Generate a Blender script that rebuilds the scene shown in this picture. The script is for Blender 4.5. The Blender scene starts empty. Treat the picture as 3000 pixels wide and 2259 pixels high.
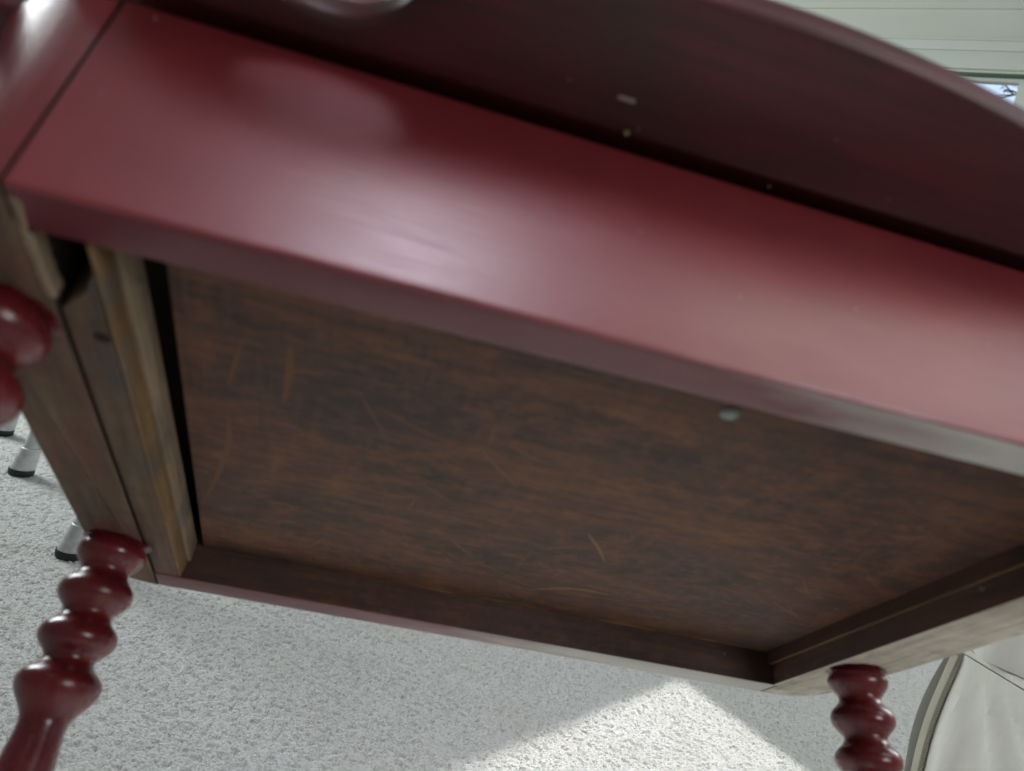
import bpy, bmesh, math, random
import numpy as np
from mathutils import Vector, Matrix, noise
random.seed(7); rng = np.random.default_rng(11)
C = bpy.context.scene.collection
SC = bpy.context.scene
R = math.radians

# ------------------------------------------------------------------ camera
CAM_H = 0.5
PITCH, ROLL = R(5.0), R(14.36)
up = Vector((math.sin(ROLL)*math.cos(PITCH), math.cos(ROLL)*math.cos(PITCH), math.sin(PITCH)))   # room up in camera space (x right, y up, -z forward)
fw_c = Vector((0, 0, -1))
f_c = (fw_c - up*fw_c.dot(up)).normalized()          # room +Y in camera space
r_c = f_c.cross(up)                                  # room +X in camera space
M3 = Matrix((r_c, f_c, up))                          # camera space -> room
cam_d = bpy.data.cameras.new('camera'); cam = bpy.data.objects.new('camera', cam_d); C.objects.link(cam)
cam.matrix_world = Matrix.Translation((0, 0, CAM_H)) @ M3.to_4x4()
cam_d.sensor_width = 36; cam_d.lens = 26.944
cam_d.clip_start = 0.01; cam_d.clip_end = 200
cam_d.dof.use_dof = True; cam_d.dof.focus_distance = 0.85; cam_d.dof.aperture_fstop = 9.2
SC.camera = cam

# ------------------------------------------------------------------ world and light
w = bpy.data.worlds.new('World'); SC.world = w; w.use_nodes = True
bg = w.node_tree.nodes['Background']; bg.inputs[0].default_value = (0.90, 1.0, 0.97, 1); bg.inputs[1].default_value = 0.14
SC.view_settings.view_transform = 'Standard'; SC.view_settings.look = 'None'
SC.view_settings.exposure = 0.10; SC.view_settings.gamma = 1.0

def area(name, loc, zdir, xdir, sx, sy, power, col, spread=180):
    l = bpy.data.lights.new(name, 'AREA'); l.shape = 'RECTANGLE'; l.size = sx; l.size_y = sy
    l.energy = power; l.color = col; l.spread = R(spread)
    o = bpy.data.objects.new(name, l); C.objects.link(o)
    z = -Vector(zdir).normalized(); x = Vector(xdir); x = (x - z*x.dot(z)).normalized(); y = z.cross(x)
    m = Matrix((x, y, z)).transposed().to_4x4(); m.translation = Vector(loc); o.matrix_world = m
    return o
# daylight: a small rooflight above the photographer, paler light from the ceiling on the right, a window at the back right, plus added fill lamps in front and at left
area('skylight_lamp', (-0.03, -0.55, 2.40), (0.17, 0.72, -1.9), (1, 0, 0), 0.46, 0.80, 0.76, (0.90, 0.86, 1.0), 30)
area('ceiling_lamp', (1.30, -0.05, 2.10), (-0.6, 0.1, -1), (1, 0, 0), 1.3, 0.9, 8.0, (1.0, 0.97, 0.90))
area('front_fill_lamp', (0.92, -0.55, 0.86), (-.80, .78, -.34), (1, 1, 0), 0.42, 0.42, 5.0, (0.97, 0.98, 1.0))  # added fill for the apron, no window is known there
area('window_lamp', (2.10, 1.75, 1.30), (-1, -0.45, -0.45), (0, 1, 0), 0.8, 1.1, 20, (0.93, 0.98, 1.0))
area('left_fill_lamp', (-2.3, 1.95, 1.45), (1, 0.06, -0.16), (0, 1, 0), 1.0, 1.3, 66, (0.93, 0.99, 1.0))  # added fill for seat, wall and carpet; no window known on this side
# the sunbeam that lies on the carpet
b = Vector((-0.309, -0.662, -0.683)).normalized()
e1 = Vector((0.57, -0.82, 0)).normalized(); e2 = Vector((-0.644, -0.765, 0)).normalized()
L1, L2 = 0.95, 1.25
ctr = Vector((0.385, 1.21, 0)) + e1*L1/2 + e2*L2/2 - b*1.5
area('sunbeam_lamp', ctr, b, e1, (e1-b*e1.dot(b)).length*L1, (e2-b*e2.dot(b)).length*L2, 3.5, (1.0, 0.985, 0.94), 2.2)

# ------------------------------------------------------------------ material helpers
def mat(name, rough=0.5, col=(.5, .5, .5), spec=0.5, metal=0.0):
    m = bpy.data.materials.new(name); m.use_nodes = True
    nt = m.node_tree; p = nt.nodes['Principled BSDF']
    p.inputs['Base Color'].default_value = (*col, 1); p.inputs['Roughness'].default_value = rough
    p.inputs['Specular IOR Level'].default_value = spec; p.inputs['Metallic'].default_value = metal
    return m, nt, p
class N:
    def __init__(s, nt): s.nt = nt; s.tc = nt.nodes.new('ShaderNodeTexCoord')
    def map(s, scale, rot=(0, 0, 0), loc=(0, 0, 0)):
        n = s.nt.nodes.new('ShaderNodeMapping'); n.inputs['Scale'].default_value = scale
        n.inputs['Rotation'].default_value = rot; n.inputs['Location'].default_value = loc
        s.nt.links.new(s.tc.outputs['Object'], n.inputs['Vector']); return n.outputs[0]
    def noise(s, vec, scale, detail=4, rough=.55, dist=0.0):
        n = s.nt.nodes.new('ShaderNodeTexNoise'); n.inputs['Scale'].default_value = scale
        n.inputs['Detail'].default_value = detail; n.inputs['Roughness'].default_value = rough
        n.inputs['Distortion'].default_value = dist
        s.nt.links.new(vec, n.inputs['Vector']); return n.outputs['Fac']
    def voro(s, vec, scale, feat='F1'):
        n = s.nt.nodes.new('ShaderNodeTexVoronoi'); n.inputs['Scale'].default_value = scale; n.feature = feat
        s.nt.links.new(vec, n.inputs['Vector']); return n.outputs[0]
    def ramp(s, fac, stops):
        n = s.nt.nodes.new('ShaderNodeValToRGB'); cr = n.color_ramp
        while len(cr.elements) < len(stops): cr.elements.new(0.5)
        for e, (p, c) in zip(cr.elements, stops):
            e.position = p; e.color = (*c, 1) if len(c) == 3 else c
        s.nt.links.new(fac, n.inputs[0]); return n.outputs[0]
    def mix(s, fac, a, b, mode='MIX'):
        n = s.nt.nodes.new('ShaderNodeMix'); n.data_type = 'RGBA'; n.blend_type = mode
        for k, v in ((0, fac), (6, a), (7, b)):
            if hasattr(v, 'is_output') or hasattr(v, 'links'): s.nt.links.new(v, n.inputs[k])
            elif k == 0: n.inputs[0].default_value = v
            else: n.inputs[k].default_value = (*v, 1)
        return n.outputs[2]
    def math(s, op, a, b=0.0):
        n = s.nt.nodes.new('ShaderNodeMath'); n.operation = op
        for k, v in ((0, a), (1, b)):
            if hasattr(v, 'links'): s.nt.links.new(v, n.inputs[k])
            else: n.inputs[k].default_value = v
        return n.outputs[0]
    def bump(s, h, p, strength=.2, dist=.001):
        n = s.nt.nodes.new('ShaderNodeBump'); n.inputs['Strength'].default_value = strength
        n.inputs['Distance'].default_value = dist
        s.nt.links.new(h, n.inputs['Height']); s.nt.links.new(n.outputs[0], p.inputs['Normal'])
    def to(s, out, sock): s.nt.links.new(out, sock)

# red satin paint: brush marks run along x, dull smears in the gloss
def red_paint(name, rough, base, dark, sx=(6, 90, 90)):
    m, nt, p = mat(name, rough); n = N(nt)
    blot = n.noise(n.map((1, 1, 1)), 26, 3, .6)
    c = n.ramp(blot, [(.30, dark), (.70, base)])
    n.to(c, p.inputs['Base Color'])
    br = n.noise(n.map(sx), 6, 5, .6)
    r = n.ramp(br, [(.25, (rough-.05,)*3), (.75, (rough+.07,)*3)]); n.to(r, p.inputs['Roughness'])
    n.bump(n.noise(n.map(sx), 9, 3, .5), p, .24, .0006); p.inputs['Specular IOR Level'].default_value = 1.0
    return m
M_RED = red_paint('red_satin_paint', .36, (.198, .022, .026), (.165, .017, .021))
def leaf_paint():
    m, nt, p = mat('wine_red_leaf_paint', .42, spec=.4); n = N(nt)
    a = n.noise(n.map((5, 60, 60)), 3.0, 6, .65); c = n.ramp(a, [(.30, (.040, .008, .009)), (.55, (.076, .011, .013)), (.75, (.100, .015, .017))])
    d = n.noise(n.map((9, 14, 14), loc=(.2, .5, 0)), 1.2, 5, .65); c = n.mix(n.ramp(d, [(.48, (0, 0, 0)), (.66, (.75, .75, .75))]), c, (.034, .014, .013))
    sc = n.noise(n.map((20, 170, 60)), 2.0, 5, .7); c = n.mix(n.ramp(sc, [(.66, (0, 0, 0)), (.78, (.35, .35, .35))]), c, (.14, .07, .065))
    n.to(c, p.inputs['Base Color']); n.bump(a, p, .15, .0006); return m
M_LEAF = leaf_paint()
def leg_paint():
    m, nt, p = mat('rubbed_red_leg_paint', .3, spec=.5); n = N(nt)
    c = n.ramp(n.noise(n.map((1, 1, 1)), 40, 4, .6), [(.3, (.085, .0085, .011)), (.7, (.145, .0125, .015))])
    c = n.mix(n.ramp(n.noise(n.map((1, 1, .8), loc=(.31, .12, .2)), 62, 4, .65), [(.60, (0, 0, 0)), (.72, (.7, .7, .7))]), c, (.13, .050, .016))
    n.to(c, p.inputs['Base Color'])
    n.to(n.ramp(n.noise(n.map((1, 1, 1)), 130, 4, .6), [(.3, (.17,)*3), (.75, (.36,)*3)]), p.inputs['Roughness'])
    n.bump(n.noise(n.map((14, 14, 120)), 12, 3, .5), p, .12, .0005); return m
M_LEG = leg_paint()

# bare old timber, grain along the given axis; red smears and grey grime
def timber(name, axis, pale, mid, dark, red=0.0, rough=.75, grime=(.07, .072, .068)):
    m, nt, p = mat(name, rough, spec=.25); n = N(nt)
    st = [70, 70, 70]; st[axis] = 5
    g = n.noise(n.map(tuple(st)), 3.2, 6, .62, .4)
    c = n.ramp(g, [(.25, dark), (.48, mid), (.75, pale)])
    mo = n.noise(n.map((60, 60, 60)), 1.0, 6, .7); c = n.mix(n.ramp(mo, [(.45, (0, 0, 0)), (.70, (.6, .6, .6))]), c, tuple(v*.55 for v in mid))
    st2 = [40, 40, 40]; st2[axis] = 18
    bl = n.noise(n.map(tuple(st2), loc=(.3, .1, .7)), 1.1, 4, .6)
    c = n.mix(n.ramp(bl, [(.54, (0, 0, 0)), (.70, (.75, .75, .75))]), c, grime)
    if red:
        rb = n.noise(n.map(tuple(st2), loc=(1.7, 2.1, .2)), .9, 4, .6)
        c = n.mix(n.ramp(rb, [(.50, (0, 0, 0)), (.66, (red, red, red))]), c, (.15, .035, .038))
    n.to(c, p.inputs['Base Color'])
    n.bump(g, p, .35, .0008)
    return m
M_TAN = timber('bare_tan_timber', 1, (.190, .130, .080), (.120, .078, .050), (.052, .032, .021), .5)
M_TANX = timber('end_grain_timber', 1, (.32, .25, .172), (.225, .165, .108), (.11, .074, .046))
M_GREY = timber('weathered_grey_timber', 1, (.74, .69, .57), (.62, .57, .46), (.34, .30, .25), .0, grime=(.16, .15, .135))
M_EDGE = timber('worn_red_edge', 0, (.34, .15, .15), (.27, .10, .105), (.17, .04, .045), .4, rough=.42, grime=(.45, .38, .35))

# dark stained underside board
def stained(name, axis, worn=1.0):
    m, nt, p = mat(name, .62, spec=.28); n = N(nt)
    def sc(al, ac): v = [ac, ac, ac]; v[axis] = al; return tuple(v)
    big = n.noise(n.map(sc(7, 12), loc=(.4, .2, 0)), 1.3, 6, .62)
    c = n.ramp(big, [(.36, (.041, .024, .022)), (.50, (.084, .038, .026)), (.62, (.080+.055*worn, .039+.018*worn, .024+.004*worn))])
    grain = n.noise(n.map(sc(9, 210)), 1.0, 7, .7)
    c = n.mix(n.ramp(grain, [(.40, (.70,)*3), (.56, (0, 0, 0))]), c, (.034, .021, .018))
    fl = n.noise(n.map(sc(75, 150), loc=(.9, .1, .3)), 1.0, 8, .75)
    c = n.mix(n.ramp(fl, [(.47, (0, 0, 0)), (.66, (.75*worn,)*3)]), c, (.205, .088, .036))
    saw = n.noise(n.map(sc(330, 26), rot=(0, 0, .12)), 1.0, 5, .7)
    c = n.mix(n.ramp(saw, [(.52, (0, 0, 0)), (.72, (.38*worn,)*3)]), c, (.18, .082, .040))
    st = n.noise(n.map(sc(4, 9), loc=(.15, .8, .2)), 1.6, 5, .6)
    c = n.mix(n.ramp(st, [(.50, (0, 0, 0)), (.72, (.6,)*3)]), c, (.048, .031, .028))
    n.to(c, p.inputs['Base Color']); n.bump(grain, p, .3, .0005)
    return m
M_PANEL = stained('stained_underside', 0, 1.0)
M_RAIL = stained('stained_rail', 0, .35)
M_RAILY = stained('stained_side_rail', 1, .25)
M_STRIPBROWN = timber('brown_strip', 1, (.24, .15, .07), (.17, .10, .045), (.07, .04, .02))
def reflection_edge(name='painted_reflection_edge', off=0.0):  # grey towards the right is the sunlit floor's reflection put into the colour
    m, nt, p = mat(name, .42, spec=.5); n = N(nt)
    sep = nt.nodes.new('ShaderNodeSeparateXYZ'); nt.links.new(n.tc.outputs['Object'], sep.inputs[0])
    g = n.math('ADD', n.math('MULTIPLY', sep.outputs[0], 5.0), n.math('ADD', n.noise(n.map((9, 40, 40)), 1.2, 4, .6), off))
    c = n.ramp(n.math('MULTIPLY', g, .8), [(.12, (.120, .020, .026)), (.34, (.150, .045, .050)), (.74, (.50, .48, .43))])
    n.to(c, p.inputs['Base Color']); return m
M_REFL = reflection_edge(); M_REFLR = reflection_edge('painted_reflection_rear', .14)
M_SCR, _, _ = mat('scratch_bare_wood', .7, (.23, .135, .066), .2)
M_SCR2, _, _ = mat('scratch_faint', .7, (.145, .074, .038), .2)
M_SCR3, _, _ = mat('scratch_brown', .7, (.19, .105, .055), .2)
M_ZINC, _, _ = mat('zinc_screw', .5, (.22, .25, .24), .5, .6)
M_NAIL, _, _ = mat('dull_iron_nail', .6, (.14, .13, .12), .4, .4)
M_DUST, _, _ = mat('dust_fleck', .9, (.60, .56, .52), .2)
M_YEL, _, _ = mat('yellow_fleck', .9, (.24, .22, .12), .2)
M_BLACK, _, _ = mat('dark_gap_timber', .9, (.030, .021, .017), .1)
M_DUST.node_tree.nodes['Principled BSDF'].inputs['Base Color'].default_value = (.30, .22, .22, 1)

# ------------------------------------------------------------------ mesh helpers
def link(name, me, m, parent=None):
    o = bpy.data.objects.new(name, me); C.objects.link(o)
    for k in (m if isinstance(m, (list, tuple)) else [m]): me.materials.append(k)
    if parent: o.parent = parent
    return o
def done(bm, name, m, parent=None, smooth=True, bev=0, seg=3, bottom=None, nbottom=None):
    bmesh.ops.recalc_face_normals(bm, faces=bm.faces)
    if bev:
        es = [e for e in bm.edges if len(e.link_faces) == 2 and e.calc_face_angle(0) > .6]
        bmesh.ops.bevel(bm, geom=es, offset=bev, segments=seg, profile=.5, affect='EDGES', clamp_overlap=True)
    bm.normal_update()
    if bottom is not None:
        for f in bm.faces:
            if f.normal.z < -.72: f.material_index = bottom
    if smooth:
        for f in bm.faces: f.smooth = True
        for e in bm.edges:
            if len(e.link_faces) == 2 and e.calc_face_angle(0) > .75: e.smooth = False
    me = bpy.data.meshes.new(name); bm.to_mesh(me); bm.free()
    return link(name, me, m, parent)
def prism(bm, pts, z0, z1, top=None):
    """pts: outline (x, y); top: optional outline at z1"""
    top = top or pts
    a = [bm.verts.new((x, y, z0)) for x, y in pts]; c = [bm.verts.new((x, y, z1)) for x, y in top]
    n = len(pts)
    bm.faces.new(a[::-1]); bm.faces.new(c)
    for i in range(n): bm.faces.new((a[i], a[(i+1) % n], c[(i+1) % n], c[i]))
def cube(bm, x0, x1, y0, y1, z0, z1):
    prism(bm, [(x0, y0), (x1, y0), (x1, y1), (x0, y1)], z0, z1)
def lathe(bm, prof, seg=40, ax=None):
    rings = []
    for r, z in prof:
        rings.append([bm.verts.new((r*math.cos(2*math.pi*i/seg), r*math.sin(2*math.pi*i/seg), z)) for i in range(seg)])
    for q in range(len(rings)-1):
        for i in range(seg):
            bm.faces.new((rings[q][i], rings[q][(i+1) % seg], rings[q+1][(i+1) % seg], rings[q+1][i]))
    bm.faces.new(rings[0][::-1]); bm.faces.new(rings[-1])
def tube(bm, pts, r, seg=16):
    pts = [Vector(p) for p in pts]; rings = []
    for i, p in enumerate(pts):
        d = (pts[min(i+1, len(pts)-1)] - pts[max(i-1, 0)]).normalized()
        a = d.orthogonal().normalized(); c = d.cross(a)
        if rings:
            a = (pa - d*pa.dot(d)).normalized(); c = d.cross(a)
        pa = a; rr = r[i] if isinstance(r, (list, tuple)) else r
        rings.append([bm.verts.new(p + rr*(a*math.cos(2*math.pi*k/seg) + c*math.sin(2*math.pi*k/seg))) for k in range(seg)])
    for q in range(len(rings)-1):
        for k in range(seg): bm.faces.new((rings[q][k], rings[q][(k+1) % seg], rings[q+1][(k+1) % seg], rings[q+1][k]))
    bm.faces.new(rings[0][::-1]); bm.faces.new(rings[-1])
def tag(o, label, cat, group=None):
    o['label'] = label; o['category'] = cat
    if group: o['group'] = group
def empty(name, loc):
    o = bpy.data.objects.new(name, None); C.objects.link(o); o.location = loc; o.empty_display_size = .05; return o

# ------------------------------------------------------------------ setting: floor, carpet, wall, sky
mf, nt, p = mat('carpet_backing', .95, (.40, .40, .385), .1)
bm = bmesh.new(); cube(bm, -9, 9, -9, 9, -.06, -.008)
o = done(bm, 'floor', mf, smooth=False); o['kind'] = 'structure'

# looped pile: a real height field, every loop a small dome, some of them low
def carpet():
    ys = [0.56]
    while ys[-1] < 1.75: ys.append(ys[-1] + .00125*max(1, ys[-1]/.80)**1.3)
    ys = np.array(ys); xs = np.arange(-1.06, 1.12, .0015)
    X, Y = np.meshgrid(xs, ys)
    a = R(28); u = X*math.cos(a) + Y*math.sin(a); v = -X*math.sin(a) + Y*math.cos(a)
    s1, s2 = .0034, .0027
    iu = np.floor(u/s1).astype(int); iv = np.floor(v/s2).astype(int)
    def h(i, j, k):
        t = np.sin(i*127.1 + j*311.7 + k*74.7)*43758.5453; return t - np.floor(t)
    Z = np.zeros_like(X)
    for di in (-1, 0, 1):
        for dj in (-1, 0, 1):
            ci, cj = iu+di, iv+dj
            cu = (ci + .5 + .55*(h(ci, cj, 1)-.5) + .5*(cj % 2))*s1
            cv = (cj + .5 + .55*(h(ci, cj, 2)-.5))*s2
            rr = .0018 + .0005*h(ci, cj, 3)
            hh = .0038 + .0014*h(ci, cj, 4)
            # clusters of low loops make the sculpted pits
            cl = h(ci//2, cj//2, 5) + .35*np.sin(ci*.83+1.3*np.sin(cj*.31))*np.sin(cj*.61+1.7*np.sin(ci*.23))
            hh = hh*np.where(cl < .20, .35, 1.0)
            d2 = ((u-cu)/rr/1.15)**2 + ((v-cv)/rr)**2
            Z = np.maximum(Z, hh*np.sqrt(np.clip(1-d2, 0, 1)))
    Z += .0012*np.sin(X*9+2*np.sin(Y*7))*np.sin(Y*11) - .0055
    ny, nx = X.shape
    me = bpy.data.meshes.new('carpet_pile')
    co = np.stack([X, Y, Z], -1).reshape(-1, 3).astype(np.float32)
    idx = np.arange(nx*ny, dtype=np.int32).reshape(ny, nx)
    q = np.stack([idx[:-1, :-1], idx[:-1, 1:], idx[1:, 1:], idx[1:, :-1]], -1).reshape(-1, 4)
    me.vertices.add(len(co)); me.vertices.foreach_set('co', co.ravel())
    me.loops.add(q.size); me.loops.foreach_set('vertex_index', q.ravel())
    me.polygons.add(len(q)); me.polygons.foreach_set('loop_start', np.arange(0, q.size, 4, dtype=np.int32))
    me.polygons.foreach_set('loop_total', np.full(len(q), 4, dtype=np.int32))
    me.polygons.foreach_set('use_smooth', np.ones(len(q), dtype=bool))
    me.update(calc_edges=True)
    m, nt, p = mat('grey_loop_carpet', .95, spec=.1); n = N(nt)
    vn = nt.nodes.new('ShaderNodeTexVoronoi'); vn.inputs['Scale'].default_value = 460; nt.links.new(n.tc.outputs['Object'], vn.inputs['Vector'])
    sp = nt.nodes.new('ShaderNodeSeparateColor'); nt.links.new(vn.outputs['Color'], sp.inputs[0])
    c = n.ramp(sp.outputs[0], [(.0, (.36, .362, .352)), (.15, (.445, .447, .436)), (.5, (.505, .506, .493)), (1.0, (.560, .560, .545))])
    c = n.mix(n.ramp(n.noise(n.map((1, 1, 1)), 6, 3, .5), [(.4, (0, 0, 0)), (.7, (.35, .35, .35))]), c, (.47, .455, .41))
    n.to(c, p.inputs['Base Color'])
    n.bump(vn.outputs['Distance'], p, .6, -.0015)
    return link('carpet_pile', me, m)
o = carpet(); o['kind'] = 'stuff'

# window wall: u runs along the wall to the right, n points into the room
WP = Vector((1.69511, 3.51832, 0)); wa = R(-31)
wd = Vector((math.cos(wa), math.sin(wa), 0)); wn = Vector((wd.y, -wd.x, 0))
WM = Matrix((wd, -wn, Vector((0, 0, 1)))).transposed().to_4x4(); WM.translation = WP     # local x = u, local y = away from the room
mw, nt, p = mat('pale_green_white_paint', .55, (.62, .68, .57), .3); n = N(nt)
n.to(n.ramp(n.noise(n.map((1, 1, 1)), 3, 3, .5), [(.3, (.74, .77, .67)), (.7, (.78, .80, .71))]), p.inputs['Base Color'])
mt, nt, p = mat('white_trim_paint', .42, (.76, .80, .73), .4)
mgap, nt, p = mat('dark_green_strip', .5, (.10, .17, .12), .4)
U0, U1, ZW0, ZW1 = -.86, .150, .92, 2.052
bm = bmesh.new()
cube(bm, -6, U0, 0, .12, -.02, 2.328); cube(bm, U1, 2.6, 0, .12, -.02, 2.328)
cube(bm, U0, U1, 0, .12, ZW1, 2.328); cube(bm, U0, U1, 0, .12, -.02, ZW0)
cube(bm, -6, 2.6, -.010, .12, 2.329, 2.75)
o = done(bm, 'wall', mw, smooth=False); o.matrix_world = WM; o['kind'] = 'structure'

win = empty('window', WP + wd*(-.36)); tag(win, 'white framed window behind the red table, trees and bright sky outside', 'window')
win.matrix_world = Matrix.Translation(WP) @ WM.to_3x3().to_4x4()
bm = bmesh.new(); cube(bm, U0-.12, 1.0, -.022, -.001, 2.060, 2.1375); done(bm, 'head_casing', mt, win, bev=.002)
bm = bmesh.new(); cube(bm, U0-.12, 1.0, -.020, -.001, 2.1400, 2.182); cube(bm, U0-.13, 1.0, -.030, -.001, 2.1825, 2.1905); done(bm, 'head_moulding', mt, win, bev=.002)
bm = bmesh.new(); cube(bm, U1, 1.0, -.018, -.001, .9, 2.0575); done(bm, 'side_casing', mt, win, bev=.002)
bm = bmesh.new(); cube(bm, U0-.12, U0, -.018, -.001, .9, 2.0575); done(bm, 'side_casing', mt, win, bev=.002)
bm = bmesh.new(); cube(bm, U0-.14, 1.0, -.05, .02, .885, .9195); done(bm, 'sill', mt, win, bev=.003)
bm = bmesh.new(); cube(bm, U0, U1, .002, .05, 2.040, 2.0515); done(bm, 'head_gap_strip', mgap, win, bev=.001)  # dark green strip across the gap above the sash
bm = bmesh.new()
cube(bm, U0, U1, .020, .06, 2.024, 2.0395); cube(bm, U0, U1, .020, .06, ZW0, .965)
cube(bm, .121, U1, .021, .06, .965, 2.024); cube(bm, U0, U0+.035, .021, .06, .965, 2.024); done(bm, 'sash', mt, win, bev=.002)
mg, nt, p = mat('window_glass', .0, (1, 1, 1)); p.inputs['Transmission Weight'].default_value = 1; p.inputs['IOR'].default_value = 1.05
bm = bmesh.new(); cube(bm, U0+.03, .125, .038, .041, .96, 2.028); done(bm, 'pane', mg, win, smooth=False)

# sky outside, a curved backdrop far behind the wall
ms = bpy.data.materials.new('bright_cloudy_sky'); ms.use_nodes = True; nt = ms.node_tree; nt.nodes.clear(); n = N(nt)
em = nt.nodes.new('ShaderNodeEmission'); out = nt.nodes.new('ShaderNodeOutputMaterial')
n.to(n.ramp(n.noise(n.map((1, 1, 1)), .22, 4, .5), [(.35, (.46, .66, 1.0)), (.6, (.86, .95, 1.0))]), em.inputs[0]); em.inputs[1].default_value = 1.05
nt.links.new(em.outputs[0], out.inputs[0])
bm = bmesh.new(); prev = None
for i in range(25):
    a = R(-70 + 140*i/24); x, y = 22*math.sin(a), 24*math.cos(a)
    col = [bm.verts.new((x*k, y*k, z)) for k, z in ((1, -4), (1, 6), (.93, 13), (.75, 20))]
    if prev:
        for q in range(3): bm.faces.new((prev[q], col[q], col[q+1], prev[q+1]))
    prev = col
o = done(bm, 'sky', ms); o['kind'] = 'structure'
o.matrix_world = WM
mgd, nt, p = mat('garden_ground', .95, (.10, .12, .06), .1)
bm = bmesh.new(); cube(bm, -22, 22, .4, 25, -.6, -.4); o = done(bm, 'ground', mgd, smooth=False); o.matrix_world = WM; o['kind'] = 'structure'

# conifer outside
def wallpt(u, y, z): return WM @ Vector((u, y, z))
tr = empty('pine_tree', wallpt(2.05, 4.6, -.4)); tag(tr, 'green conifer outside the window with bare looking needle branches', 'tree')
mb, nt, p = mat('pine_bark', .9, (.10, .075, .055), .1)
ml, nt, p = mat('pine_needles', .7, (.045, .085, .06), .2)
def conifer():
    rt = random.Random(3)
    bt, bl = bmesh.new(), bmesh.new()
    tube(bt, [(0, 0, 0), (.05, 0, 2.5), (.02, .05, 5), (0, 0, 8.5)], [.17, .13, .09, .02], 10)
    wi = (tr.matrix_world.inverted() if False else None)
    rotz = Matrix.Rotation(wa, 3, 'Z')
    for k in range(54):
        z = 1.2 + k*.125 + rt.uniform(-.05, .05); L = max(.35, 2.5*(1-(z/9.2)**1.3))*rt.uniform(.75, 1.1)
        a = k*2.399 + rt.uniform(-.3, .3)
        if k in (22, 25, 29): a = math.pi + wa + rt.uniform(-.12, .12); L = 2.35
        d = Vector((math.cos(a), math.sin(a), 0)); base = Vector((0, 0, z))
        pts = [base + d*L*t + Vector((0, 0, .18*L*t - .30*L*t*t)) for t in (0, .25, .5, .75, 1)]
        tube(bt, pts, [.035, .028, .02, .013, .005], 6)
        for q in range(int(16*L)):
            t = .2 + .8*rt.random(); i = min(3, int(t*4)); pp = pts[i].lerp(pts[i+1], t*4-i)
            s = Vector((-d.y, d.x, 0))*rt.choice((-1, 1))*rt.uniform(.08, .42)*(1.1-t*.6) + d*rt.uniform(.05, .25) + Vector((0, 0, rt.uniform(-.1, .12)))
            tube(bt, [pp, pp+s*.5+Vector((0, 0, .02)), pp+s], [.008, .006, .003], 4)
            for r_ in range(9):
                c0 = pp + s*rt.uniform(.25, 1.05)
                for _ in range(2):
                    v = Vector((rt.gauss(0, 1), rt.gauss(0, 1), rt.gauss(0, .8))).normalized()*rt.uniform(.03, .07)
                    sd = v.orthogonal().normalized()*.006
                    bl.faces.new([bl.verts.new(c0-sd), bl.verts.new(c0+sd), bl.verts.new(c0+v)])
    done(bt, 'trunk', mb, tr)
    me = bpy.data.meshes.new('crown'); bl.to_mesh(me); bl.free(); link('crown', me, ml, tr)
conifer()

# ------------------------------------------------------------------ the red table, tipped back on its rear legs
S = .08                                               # one table unit in metres
Q = Matrix(((.985, -.13387, -.108874), (.172554, .764432, .621183), (.000069, -.630652, .776066)))
T0 = Vector((-.0067628, .2050721, .5008173))
X0 = Vector((.92, 3.1, -5.35))                        # between the rear feet
root = empty('red_table', T0 + Q @ (X0*S))
root.matrix_world = Matrix.Translation(T0 + Q @ (X0*S)) @ Q.to_4x4()
tag(root, 'antique red painted low table tipped back to show its stained underside, spool turned legs', 'table')
def L(x, y, z): return Vector(((x-X0.x)*S, (y-X0.y)*S, (z-X0.z)*S))
class TB:                                             # bmesh in table units
    def __init__(s): s.bm = bmesh.new()
    def end(s, name, m, bev=0, parent=root, **k):
        for v in s.bm.verts: v.co = L(*v.co)
        return done(s.bm, name, m, parent, bev=bev*S, **k)
XL, XR, W = -1.35, 3.261, 4.0
# front and rear aprons
t = TB(); cube(t.bm, -1.575, 3.30, 0, .206, 0, .992)
apron = t.end('front_apron', [M_RED, M_REFL], .022, seg=4)
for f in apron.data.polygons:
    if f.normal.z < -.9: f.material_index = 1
t = TB(); cube(t.bm, -1.53, 3.30, 3.73, 4.0, 0, .992)
def by_face(o, fn):
    for f in o.data.polygons: f.material_index = fn(f.normal)
rear = t.end('rear_apron', [M_RED, M_REFLR, M_RAIL], .014, seg=2)
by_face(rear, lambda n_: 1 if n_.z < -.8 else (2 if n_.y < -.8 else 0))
# end aprons with rounded corners
def arc(cx, cy, r, a0, a1, n_=9): return [(cx+r*math.cos(R(a0+(a1-a0)*i/n_)), cy+r*math.sin(R(a0+(a1-a0)*i/n_))) for i in range(n_+1)]
pl = [(-1.535, 3.995)] + arc(-1.53, 3.645, .35, 90, 180) + arc(-1.53, .36, .35, 180, 262) + [(-1.5765, .001), (-1.5765, .16), (-1.535, .19)]
top = [(-1.579 + (x+1.579)*1.62 if x < -1.579 else x, y) for x, y in pl]
t = TB(); prism(t.bm, pl, 0, .992, top)
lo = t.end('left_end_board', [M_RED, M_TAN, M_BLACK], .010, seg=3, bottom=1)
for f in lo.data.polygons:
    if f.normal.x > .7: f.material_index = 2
pr = [(3.305, .001)] + arc(3.38, .36, .35, -90, 0) + arc(3.38, 3.63, .36, 0, 88) + [(3.305, 3.995), (3.305, 3.728), (XR, 3.725), (XR, .21), (3.305, .207)]
t = TB(); prism(t.bm, pr, 0, .992)
ro = t.end('right_end_board', [M_RED, M_GREY, M_RAILY], .008, seg=2)
by_face(ro, lambda n_: 1 if n_.z < -.8 else (2 if n_.x < -.8 else 0))
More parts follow.
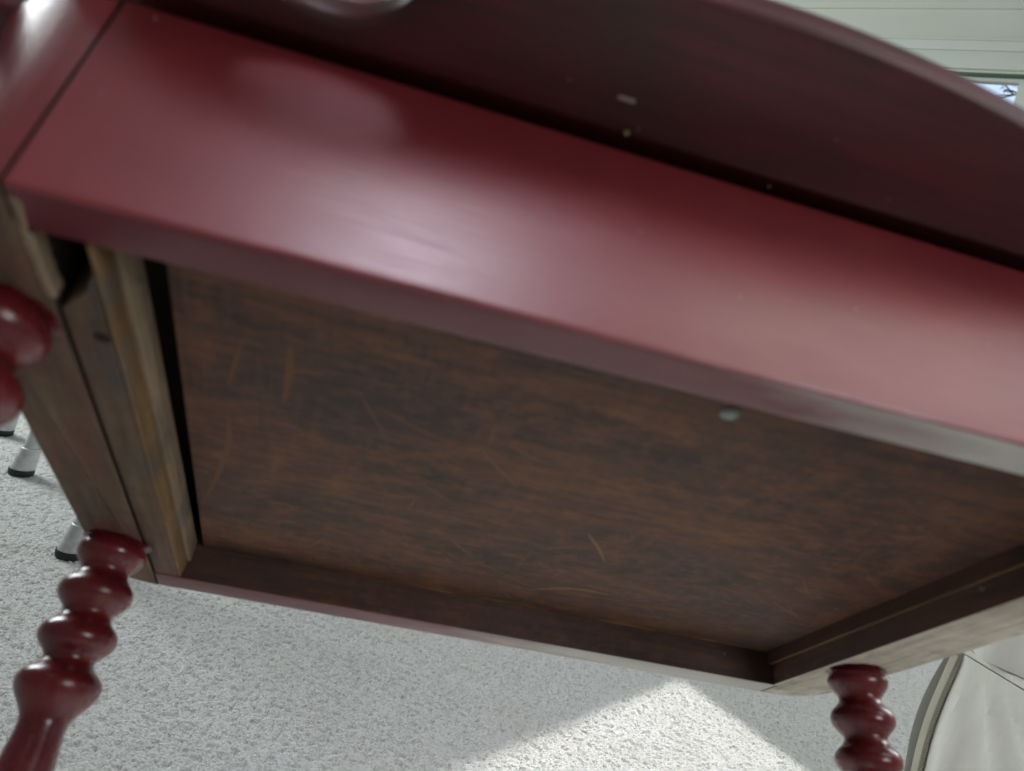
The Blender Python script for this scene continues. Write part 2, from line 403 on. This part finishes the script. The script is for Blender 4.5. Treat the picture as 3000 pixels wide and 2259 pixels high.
# inner board at the left end, broken off short at the front, and its cleat
t = TB(); prism(t.bm, [(-1.523, .62), (-1.47, .55), (-1.41, .47), (-1.368, .36), (-1.368, 3.725), (-1.523, 3.725)], .004, .34)
t.end('inner_board', M_TAN, .012, seg=2)
t = TB(); prism(t.bm, [(-1.366, .212), (-1.352, .212), (-1.352, 3.725), (-1.366, 3.725)], .006, .115,
                [(-1.366, .212), (-1.335, .212), (-1.335, 3.725), (-1.366, 3.725)])
t.end('inner_side_strip', M_STRIPBROWN, .006, seg=2)
t = TB(); cube(t.bm, -1.366, -1.318, .212, 3.722, .118, .275)
t.end('left_cleat', M_TANX, .012, seg=2)
t = TB(); cube(t.bm, XR-.035, XR-.001, .212, 3.722, .155, .30)
rc = t.end('right_cleat', [M_RAILY, M_STRIPBROWN], .006, seg=1, bottom=1)
# dark backing deep inside the joint gaps
t = TB(); cube(t.bm, -1.53, XR-.002, .208, 3.728, .56, .60); t.end('tray_board', M_BLACK, 0, smooth=False)
# stained underside board with a shrinkage gap on the left
t = TB(); prism(t.bm, [(-1.222, .209), (XR-.04, .209), (XR-.04, 3.726), (-1.275, 3.726)], .25, .42)
pan = t.end('underside_board', M_PANEL, .006, seg=1)
# top board and hinged leaves
t = TB(); cube(t.bm, -1.90, 3.74, -.16, 4.16, 1.152, 1.25); t.end('top_board', M_RED, .01)
def leaf(name, pts, hole=None, mtl=M_LEAF):
    bm = bmesh.new(); z0, z1 = 1.002, 1.145
    if not hole:
        prism(bm, pts, z0, z1)
    else:
        n_ = len(hole)
        # split the outline into a bridge so the hole is part of the outline
        k = min(range(len(pts)), key=lambda i: (Vector(pts[i])-Vector(hole[0])).length)
        lo_ = [bm.verts.new((x, y, z0)) for x, y in pts]; hi_ = [bm.verts.new((x, y, z1)) for x, y in pts]
        lh = [bm.verts.new((x, y, z0)) for x, y in hole]; hh_ = [bm.verts.new((x, y, z1)) for x, y in hole]
        for ring, hr in ((lo_, lh), (hi_, hh_)):
            es = [bm.edges.new((ring[i], ring[(i+1) % len(ring)])) for i in range(len(ring))]
            es += [bm.edges.new((hr[i], hr[(i+1) % n_])) for i in range(n_)]
            bmesh.ops.triangle_fill(bm, use_beauty=True, edges=es)
        for i in range(len(pts)): bm.faces.new((lo_[i], lo_[(i+1) % len(pts)], hi_[(i+1) % len(pts)], hi_[i]))
        for i in range(n_): bm.faces.new((lh[i], hh_[i], hh_[(i+1) % n_], lh[(i+1) % n_]))
        bmesh.ops.recalc_face_normals(bm, faces=bm.faces)
    for v in bm.verts: v.co = L(*v.co)
    return done(bm, name, mtl, root, bev=.034*S, seg=4)
def fdepth(x):
    if x >= .45: return .694 - .083*(x-.86)**2
    return .681 + .085*math.exp(-((x+.85)/.62)**2)*min(1, (.45-x)/.5)**1 - .12*max(0, -.9-x)**2*3
out_ = [(3.25, -.045)] + [(x, -max(.05, fdepth(x))) for x in np.linspace(3.25, -1.60, 70)] + [(-1.60, -.045)]
hole = [(-.85+.33*math.cos(2*math.pi*i/40), -.45+.27*math.sin(2*math.pi*i/40)) for i in range(40)]
leaf('front_leaf', out_, hole)
leaf('rear_leaf', [(3.25, 4.012), (-1.6, 4.012)] + [(x, 4.0+max(.05, .694-.083*(x-.86)**2)) for x in np.linspace(-1.6, 3.25, 40)])
leaf('left_leaf', [(-1.912, .2), (-1.912, 3.8)] + [(-1.9-.62+.12*((y-2)/1.8)**2, y) for y in np.linspace(3.8, .2, 24)])
leaf('right_leaf', [(3.752, 3.8), (3.752, .2)] + [(3.74+.62-.12*((y-2)/1.8)**2, y) for y in np.linspace(.2, 3.8, 24)])

# spool-turned legs
def leg_profile(Lg):
    p_ = [(.150, .06), (.160, -.006), (.185, -.03)]
    zb = [-.075, -.335, -.60, -.868]
    rb = [.205, .215, .220, .232]; rn = .140
    n_ = 14
    for i, z in enumerate(zb):
        nxt = zb[i+1] if i < 3 else z-.265
        if i == 0: p_ += [(.198, -.05), (.205, -.075)]
        for k in range(1, n_+1):
            t_ = k/n_; c = .5+.5*math.cos(2*math.pi*t_); c = .5*c+.5*math.sin(c*math.pi/2)
            r1 = rb[i] if t_ < .5 else (rb[i+1] if i < 3 else .128)
            if i == 3:
                c2 = .5+.5*math.cos(math.pi*min(1, t_*1.25)); r_ = .128 + (rb[3]-.128)*c2**.9
            else: r_ = rn + (r1-rn)*c
            p_.append((r_, z + (nxt-z)*t_))
    z = zb[3]-.265
    for t_ in np.linspace(.05, 1, 10): p_.append((.128+.05*math.sin(t_*math.pi*.9), z - 1.3*t_))
    z -= 1.3
    for i in range(4):
        for k in range(1, 11):
            t_ = k/10; p_.append((.12+.08*(.5-.5*math.cos(2*math.pi*t_)), z-.265*(i+t_)))
    z -= 1.06
    for t_ in np.linspace(.1, 1, 8): p_.append((.12 - .03*t_, z + (-Lg+.0-z)*t_))
    p_.append((.06, -Lg-.004)); return p_
def leg(x, y, Lg):
    t = TB(); lathe(t.bm, leg_profile(Lg), 44)
    for v in t.bm.verts:
        v.co.x += x - .03*(1 if x < 0 else -1)*(-v.co.z)*0; v.co.y += y
    return t.end('leg', M_LEG)
def foot_len(x, y):
    z = (T0 + Q @ (Vector((x, y, 0))*S)).z
    s_, c_ = math.sqrt(1-Q[2][2]**2), Q[2][2]
    return (z/S - .075*s_)/c_
for x, y in ((-1.70, 3.20), (3.49, 3.0)):
    leg(x, y, foot_len(x, y))
for x, y in ((-1.755, .73), (3.49, 1.0)): leg(x, y, foot_len(-1.7, 3.2))
# turned collar around each leg top where paint ran on to the timber
# screws and nails
def dome(name, x, y, z, r, m, axis='z', sq=.45):
    bm = bmesh.new(); bmesh.ops.create_uvsphere(bm, u_segments=14, v_segments=8, radius=1)
    for v in bm.verts:
        c = v.co*r
        if axis == 'z': c.z *= sq
        elif axis == 'y': c.y *= sq
        else: c.x *= sq
        v.co = L(x, y, z) + c*S
    return done(bm, name, m, root)
dome('screw_head', 1.171, .60, .247, .046, M_ZINC)
dome('nail_head', 3.044, 2.527, .247, .014, M_NAIL)
dome('nail_head', XR, 1.506, .13, .022, M_NAIL, 'x')
dome('nail_head', 2.842, 3.73, .178, .013, M_NAIL, 'y')
dome('nail_head', -1.318, .62, .20, .02, M_NAIL, 'x')
dome('knot_hole', -1.40, .76, .004, .034, M_BLACK, 'z', .12)
# scratches in the stain, each a shallow bare-wood groove
def strip(bm, pts, wdt):
    pts = [Vector(q) for q in pts]; fine = []
    for i in range(len(pts)-1):
        a, c = pts[i], pts[i+1]
        for k in range(6): fine.append(a.lerp(c, k/6))
    fine.append(pts[-1]); n_ = len(fine); pv = None
    # smooth the polyline a little
    for _ in range(6): fine = [fine[0]] + [(fine[i-1]+fine[i]*2+fine[i+1])/4 for i in range(1, n_-1)] + [fine[-1]]
    for i, q in enumerate(fine):
        d = (fine[min(i+1, n_-1)]-fine[max(i-1, 0)]).normalized(); s_ = Vector((-d.y, d.x))*wdt*math.sin(math.pi*(.04+.92*i/(n_-1)))**.6
        a = bm.verts.new((q.x-s_.x, q.y-s_.y, .2485)); c = bm.verts.new((q.x, q.y, .2478)); e = bm.verts.new((q.x+s_.x, q.y+s_.y, .2485))
        if pv: bm.faces.new((pv[0], pv[1], c, a)); bm.faces.new((pv[1], pv[2], e, c))
        pv = (a, c, e)
for pts, wd_, m in (([(1.061, 3.321), (1.245, 3.165), (1.42, 3.10), (1.60, 3.115)], .016, M_SCR),
                   ([(1.08, 2.15), (1.22, 2.33), (1.345, 2.54)], .010, M_SCR),
                   ([(-1.03, 1.62), (-1.03, 1.95), (-1.10, 2.35), (-1.235, 2.93)], .016, M_SCR2),
                   ([(-.745, .88), (-.738, 1.10), (-.76, 1.4)], .018, M_SCR2),
                   ([(-.738, 1.10), (-.66, 1.06), (-.59, 1.06)], .016, M_SCR2),
                   ([(-.95, .95), (-1.02, 1.35)], .010, M_SCR2)):
    t = TB(); strip(t.bm, pts, wd_); t.end('scratch', m)
x = .05
while x < 2.7:
    l_ = random.uniform(.10, .42); y = 3.722 - random.uniform(.008, .034)
    t = TB(); strip(t.bm, [(x, y), (x+l_*.5, y-.006*random.random()), (x+l_, y)], random.uniform(.010, .026)); t.end('scratch', random.choice((M_SCR, M_SCR2)))
    x += l_*random.uniform(.55, 1.3)
for x, y in ((-1.70, 3.20), (3.49, 3.0), (-1.755, .73)):
    t = TB(); v = [t.bm.verts.new((x+(.185+.035*random.random())*math.cos(a), y+(.185+.035*random.random())*math.sin(a), -.0035)) for a in np.linspace(0, 2*math.pi, 30)[:-1]]
    t.bm.faces.new(v); t.end('paint_ring', M_LEG)
for i in range(120):
    x, y = random.uniform(-.6, 3.0), random.uniform(1.0, 3.5); a = random.uniform(-.9, .9) + random.choice((0, 0, 1.3)); l_ = random.uniform(.10, .50)
    t = TB(); strip(t.bm, [(x, y), (x+l_*.5*math.cos(a), y+l_*.5*math.sin(a)+.02), (x+l_*math.cos(a), y+l_*math.sin(a))], random.uniform(.003, .0075)); t.end('scratch', random.choice((M_SCR2, M_SCR2, M_SCR3)))
# dust flecks on the apron and the leaf
for x, z in ((-1.441, .93), (-1.458, .475), (-1.001, .507), (-.595, .876), (.889, .353), (1.401, .454), (2.024, .466), (.48, .544)):
    dome('dust_fleck', x, -.002, z, .0055, M_DUST, 'y', .3)
for x, y in ((.422, -.108), (1.171, -.327), (1.056, -.027), (1.555, -.14), (.087, -.226)):
    dome('dust_fleck', x, y, 1.0, .0045, M_DUST, 'z', .3)
dome('paint_chip', .385, -.073, .999, .012, M_YEL, 'z', .25)
t = TB(); cube(t.bm, .29, .36, -.226, -.212, .997, 1.003); t.end('paint_chip', M_DUST)
# chipped light timber along the corner seam
t = TB(); ys_ = np.linspace(.06, .56, 26)
lft = [(-1.535-.020-.012*noise.noise(Vector((y*9, 1.3, 0)))-.010*random.random(), y) for y in ys_]
rgt = [(-1.533+.016*noise.noise(Vector((y*7, 4.1, 0)))+.008*random.random(), y) for y in ys_]
prism(t.bm, lft + rgt[::-1], -.003, .07)
t.end('chipped_edge', M_TANX, .004, seg=1)

# ------------------------------------------------------------------ folded walking frame behind the table
MA, nt, p = mat('brushed_aluminium', .42, (.66, .68, .66), .5, .35); n = N(nt)
n.to(n.ramp(n.noise(n.map((1, 1, 1)), 60, 4, .6), [(.3, (.40, .42, .41)), (.7, (.54, .56, .54))]), p.inputs['Base Color'])
MTIP, nt, p = mat('grey_plastic_tip', .35, (.55, .55, .54), .5); n = N(nt)
n.to(n.ramp(n.noise(n.map((1, 1, 1)), 90, 4, .6), [(.3, (.36, .36, .36)), (.7, (.52, .52, .50))]), p.inputs['Base Color'])
MRUB, nt, p = mat('black_rubber', .6, (.012, .012, .013), .4)
MGRIP, nt, p = mat('grey_foam_grip', .8, (.10, .10, .11), .2)
feet = [Vector((-.569, 1.09, 0)), Vector((-.834, 1.368, 0)), Vector((-1.012, 1.569, 0)), Vector((-1.25, 1.83, 0))]
wk = empty('walking_frame', (feet[0]+feet[3])/2); tag(wk, 'folded aluminium walking frame with rubber tipped legs standing on the carpet', 'walker')
lean = Vector((.20, .03, 1)).normalized(); base = wk.location
tops = []
for f_ in feet:
    o_ = f_ - base
    bm = bmesh.new(); tube(bm, [o_+lean*.045, o_+lean*.3, o_+lean*.80], .0135, 20); lg = done(bm, 'leg', MA, wk)
    bm = bmesh.new(); lathe(bm, [(.0205, .010), (.0208, .013), (.0200, .016), (.0192, .030), (.0172, .044), (.0172, .049), (.0158, .051), (.0148, .0515), (.0138, .0500)], 28)
    bmesh.ops.transform(bm, matrix=Matrix(((1, 0, .20, 0), (0, 1, .03, 0), (0, 0, 1, 0), (0, 0, 0, 1))), verts=bm.verts)
    bmesh.ops.translate(bm, vec=o_, verts=bm.verts); done(bm, 'tip_sleeve', MTIP, wk)
    bm = bmesh.new(); lathe(bm, [(.0200, -.002), (.0214, .001), (.0214, .008), (.0207, .0098)], 28); bmesh.ops.translate(bm, vec=o_+Vector((.001, 0, 0)), verts=bm.verts); done(bm, 'rubber_foot', MRUB, wk)
    tops.append(o_+lean*.80)
for a, c in ((0, 1), (2, 3)):
    m_ = (tops[a]+tops[c])/2 + lean*.05
    bm = bmesh.new(); tube(bm, [tops[a], tops[a].lerp(m_, .3)+lean*.04, m_+lean*.01, tops[c].lerp(m_, .3)+lean*.04, tops[c]], .0135, 16); done(bm, 'top_rail', MA, wk)
    bm = bmesh.new(); tube(bm, [tops[a].lerp(m_, .55)+lean*.03, m_+lean*.012, tops[c].lerp(m_, .55)+lean*.03], .018, 16); done(bm, 'grip', MGRIP, wk)
bm = bmesh.new(); tube(bm, [feet[0]-base+lean*.42, feet[3]-base+lean*.42], .011, 16); done(bm, 'cross_bar', MA, wk)

# ------------------------------------------------------------------ suede seat on the right
MS, nt, p = mat('khaki_suede', .9, (.46, .47, .38), .15); n = N(nt)
nap = n.noise(n.map((22, 22, 7)), 1.0, 4, .6, .6)
n.to(n.ramp(nap, [(.3, (.57, .565, .505)), (.7, (.67, .665, .60))]), p.inputs['Base Color'])
p.inputs['Sheen Weight'].default_value = .25
n.bump(n.noise(n.map((1, 1, 1)), 700, 3, .6), p, .25, .0008)
MS2, nt, p = mat('khaki_binding', .9, (.42, .40, .33), .15)
MS3, nt, p = mat('grey_lining', .85, (.36, .36, .33), .15)
MTH, nt, p = mat('dark_stitch', .8, (.30, .29, .23), .1)
c0 = Vector((.546, .828, 0)); fd = Vector((.26, -.966, 0)).normalized(); bd = Vector((.966, .26, 0)).normalized(); nn = -bd    # visible face runs along fd
st = empty('upholstered_seat', c0 + fd*.28 + bd*.26); tag(st, 'khaki suede upholstered seat beside the rear leg, with stitched corner and welt', 'seat')
def P(s_, d_, z):
    s_ = s_ + .005*math.sin(z*24+.6); return c0 + fd*s_ + bd*d_ + Vector((0, 0, z)) - st.location
def body(name, z0, z1, puff, m):
    bm = bmesh.new(); Ws, Ds = .56, .52; rings = []
    nz = 40
    for j in range(nz+1):
        tz = j/nz; z = z0+(z1-z0)*tz; ring = []
        edge = puff*(math.sin(math.pi*min(1, max(0, tz)))**.5)
        outl = []
        r_ = .018
        for (cx, cy, a0) in ((r_, r_, 180), (Ws-r_, r_, 270), (Ws-r_, Ds-r_, 0), (r_, Ds-r_, 90)):
            for k in range(7):
                a = R(a0+90*k/6); outl.append((cx+r_*math.cos(a), cy+r_*math.sin(a)))
        # subdivide the face that the photograph shows
        pts = []
        for i in range(len(outl)):
            a, c = outl[i], outl[(i+1) % len(outl)]
            n_ = 60 if (i == 6) else (12 if math.dist(a, c) > .1 else 1)
            for k in range(n_): pts.append((a[0]+(c[0]-a[0])*k/n_, a[1]+(c[1]-a[1])*k/n_))
        for s_, d_ in pts:
            q = Vector((s_-Ws/2, d_-Ds/2)); nrm = q.normalized(); off = edge
            fold = 0
            if d_ < .03:
                fa = (s_-.02)/(1.12-tz); fold = .013*math.sin(fa*46+.6)*math.exp(-((s_-.10)/.13)**2)*(1-tz)**.6*min(1, s_/.03) + .005*math.sin(fa*95)*math.exp(-((s_-.05)/.06)**2)*(1-tz)*min(1, s_/.03)
            ring.append(bm.verts.new(P(s_ , d_ - off - fold, z)))
        rings.append(ring)
    for j in range(nz):
        n_ = len(rings[0])
        for i in range(n_): bm.faces.new((rings[j][i], rings[j][(i+1) % n_], rings[j+1][(i+1) % n_], rings[j+1][i]))
    bm.faces.new(rings[0][::-1]); bm.faces.new(rings[-1])
    return done(bm, name, m, st)
body('skirt_panel', .012, .266, .0, MS)
body('seat_cushion', .277, .42, .006, MS)
bm = bmesh.new(); pts = [P(s_, -.002, .2725) for s_ in np.linspace(-.001, .57, 20)]
for k in (-1, 1):
    pass
ring = []
for s_ in np.linspace(-.003, .563, 30):
    ring.append([bm.verts.new(P(s_, d_, z)) for d_, z in ((.02, .2675), (-.001, .268), (-.003, .269), (-.003, .274), (-.001, .2755), (.02, .276))])
for a, c in zip(ring[:-1], ring[1:]):
    for q in range(5): bm.faces.new((a[q], a[q+1], c[q+1], c[q]))
done(bm, 'welt_band', MS, st)
# bound corner edge, stitch line and the loose hem flap
bm = bmesh.new(); ring = []
for z in np.linspace(.013, .262, 26):
    ring.append([bm.verts.new(P(s_, d_, z)) for s_, d_ in ((-.003, .014), (-.0045, .004), (-.0035, -.003), (.002, -.0035), (.0048, -.0025), (.005, .004))])
for a, c in zip(ring[:-1], ring[1:]):
    for q in range(5): bm.faces.new((a[q], a[q+1], c[q+1], c[q]))
done(bm, 'corner_binding', MS2, st)
bm = bmesh.new()
for k in range(70):
    z = .016+k*.0035
    vs = [bm.verts.new(P(s_, d_, zz)) for d_ in (-.0002, -.0018) for s_, zz in ((.0082, z), (.0091, z), (.0091, z+.0018), (.0082, z+.0018))]
    for q in ((0, 1, 2, 3), (4, 7, 6, 5), (0, 4, 5, 1), (1, 5, 6, 2), (2, 6, 7, 3), (3, 7, 4, 0)): bm.faces.new([vs[i] for i in q])
o = done(bm, 'stitching', MTH, st, smooth=False); o['kind'] = 'stuff'
bm = bmesh.new(); ring = []
for z in np.linspace(.05, .262, 30):
    t_ = (z-.05)/.212
    wv = .013*math.sin(math.pi*min(1, t_*.9+.08))**.7 + .006*t_
    ring.append([bm.verts.new(P(-s_, d_, z)) for s_, d_ in ((.002, .012), (wv*.5+.002, .016), (wv*.8+.003, .011), (wv+.003, .004), (wv+.0045, .003), (wv+.0045, .007), (wv*.5, .022), (.002, .02))])
for a, c in zip(ring[:-1], ring[1:]):
    for q in range(7): bm.faces.new((a[q], a[q+1], c[q+1], c[q]))
done(bm, 'hem_flap', MS3, st)
for s_, d_ in ((.05, .05), (.51, .05), (.51, .47), (.05, .47)):
    bm = bmesh.new(); lathe(bm, [(.018, 0), (.022, .014)], 16); bmesh.ops.translate(bm, vec=P(s_, d_, -.001), verts=bm.verts); done(bm, 'foot', MRUB, st)
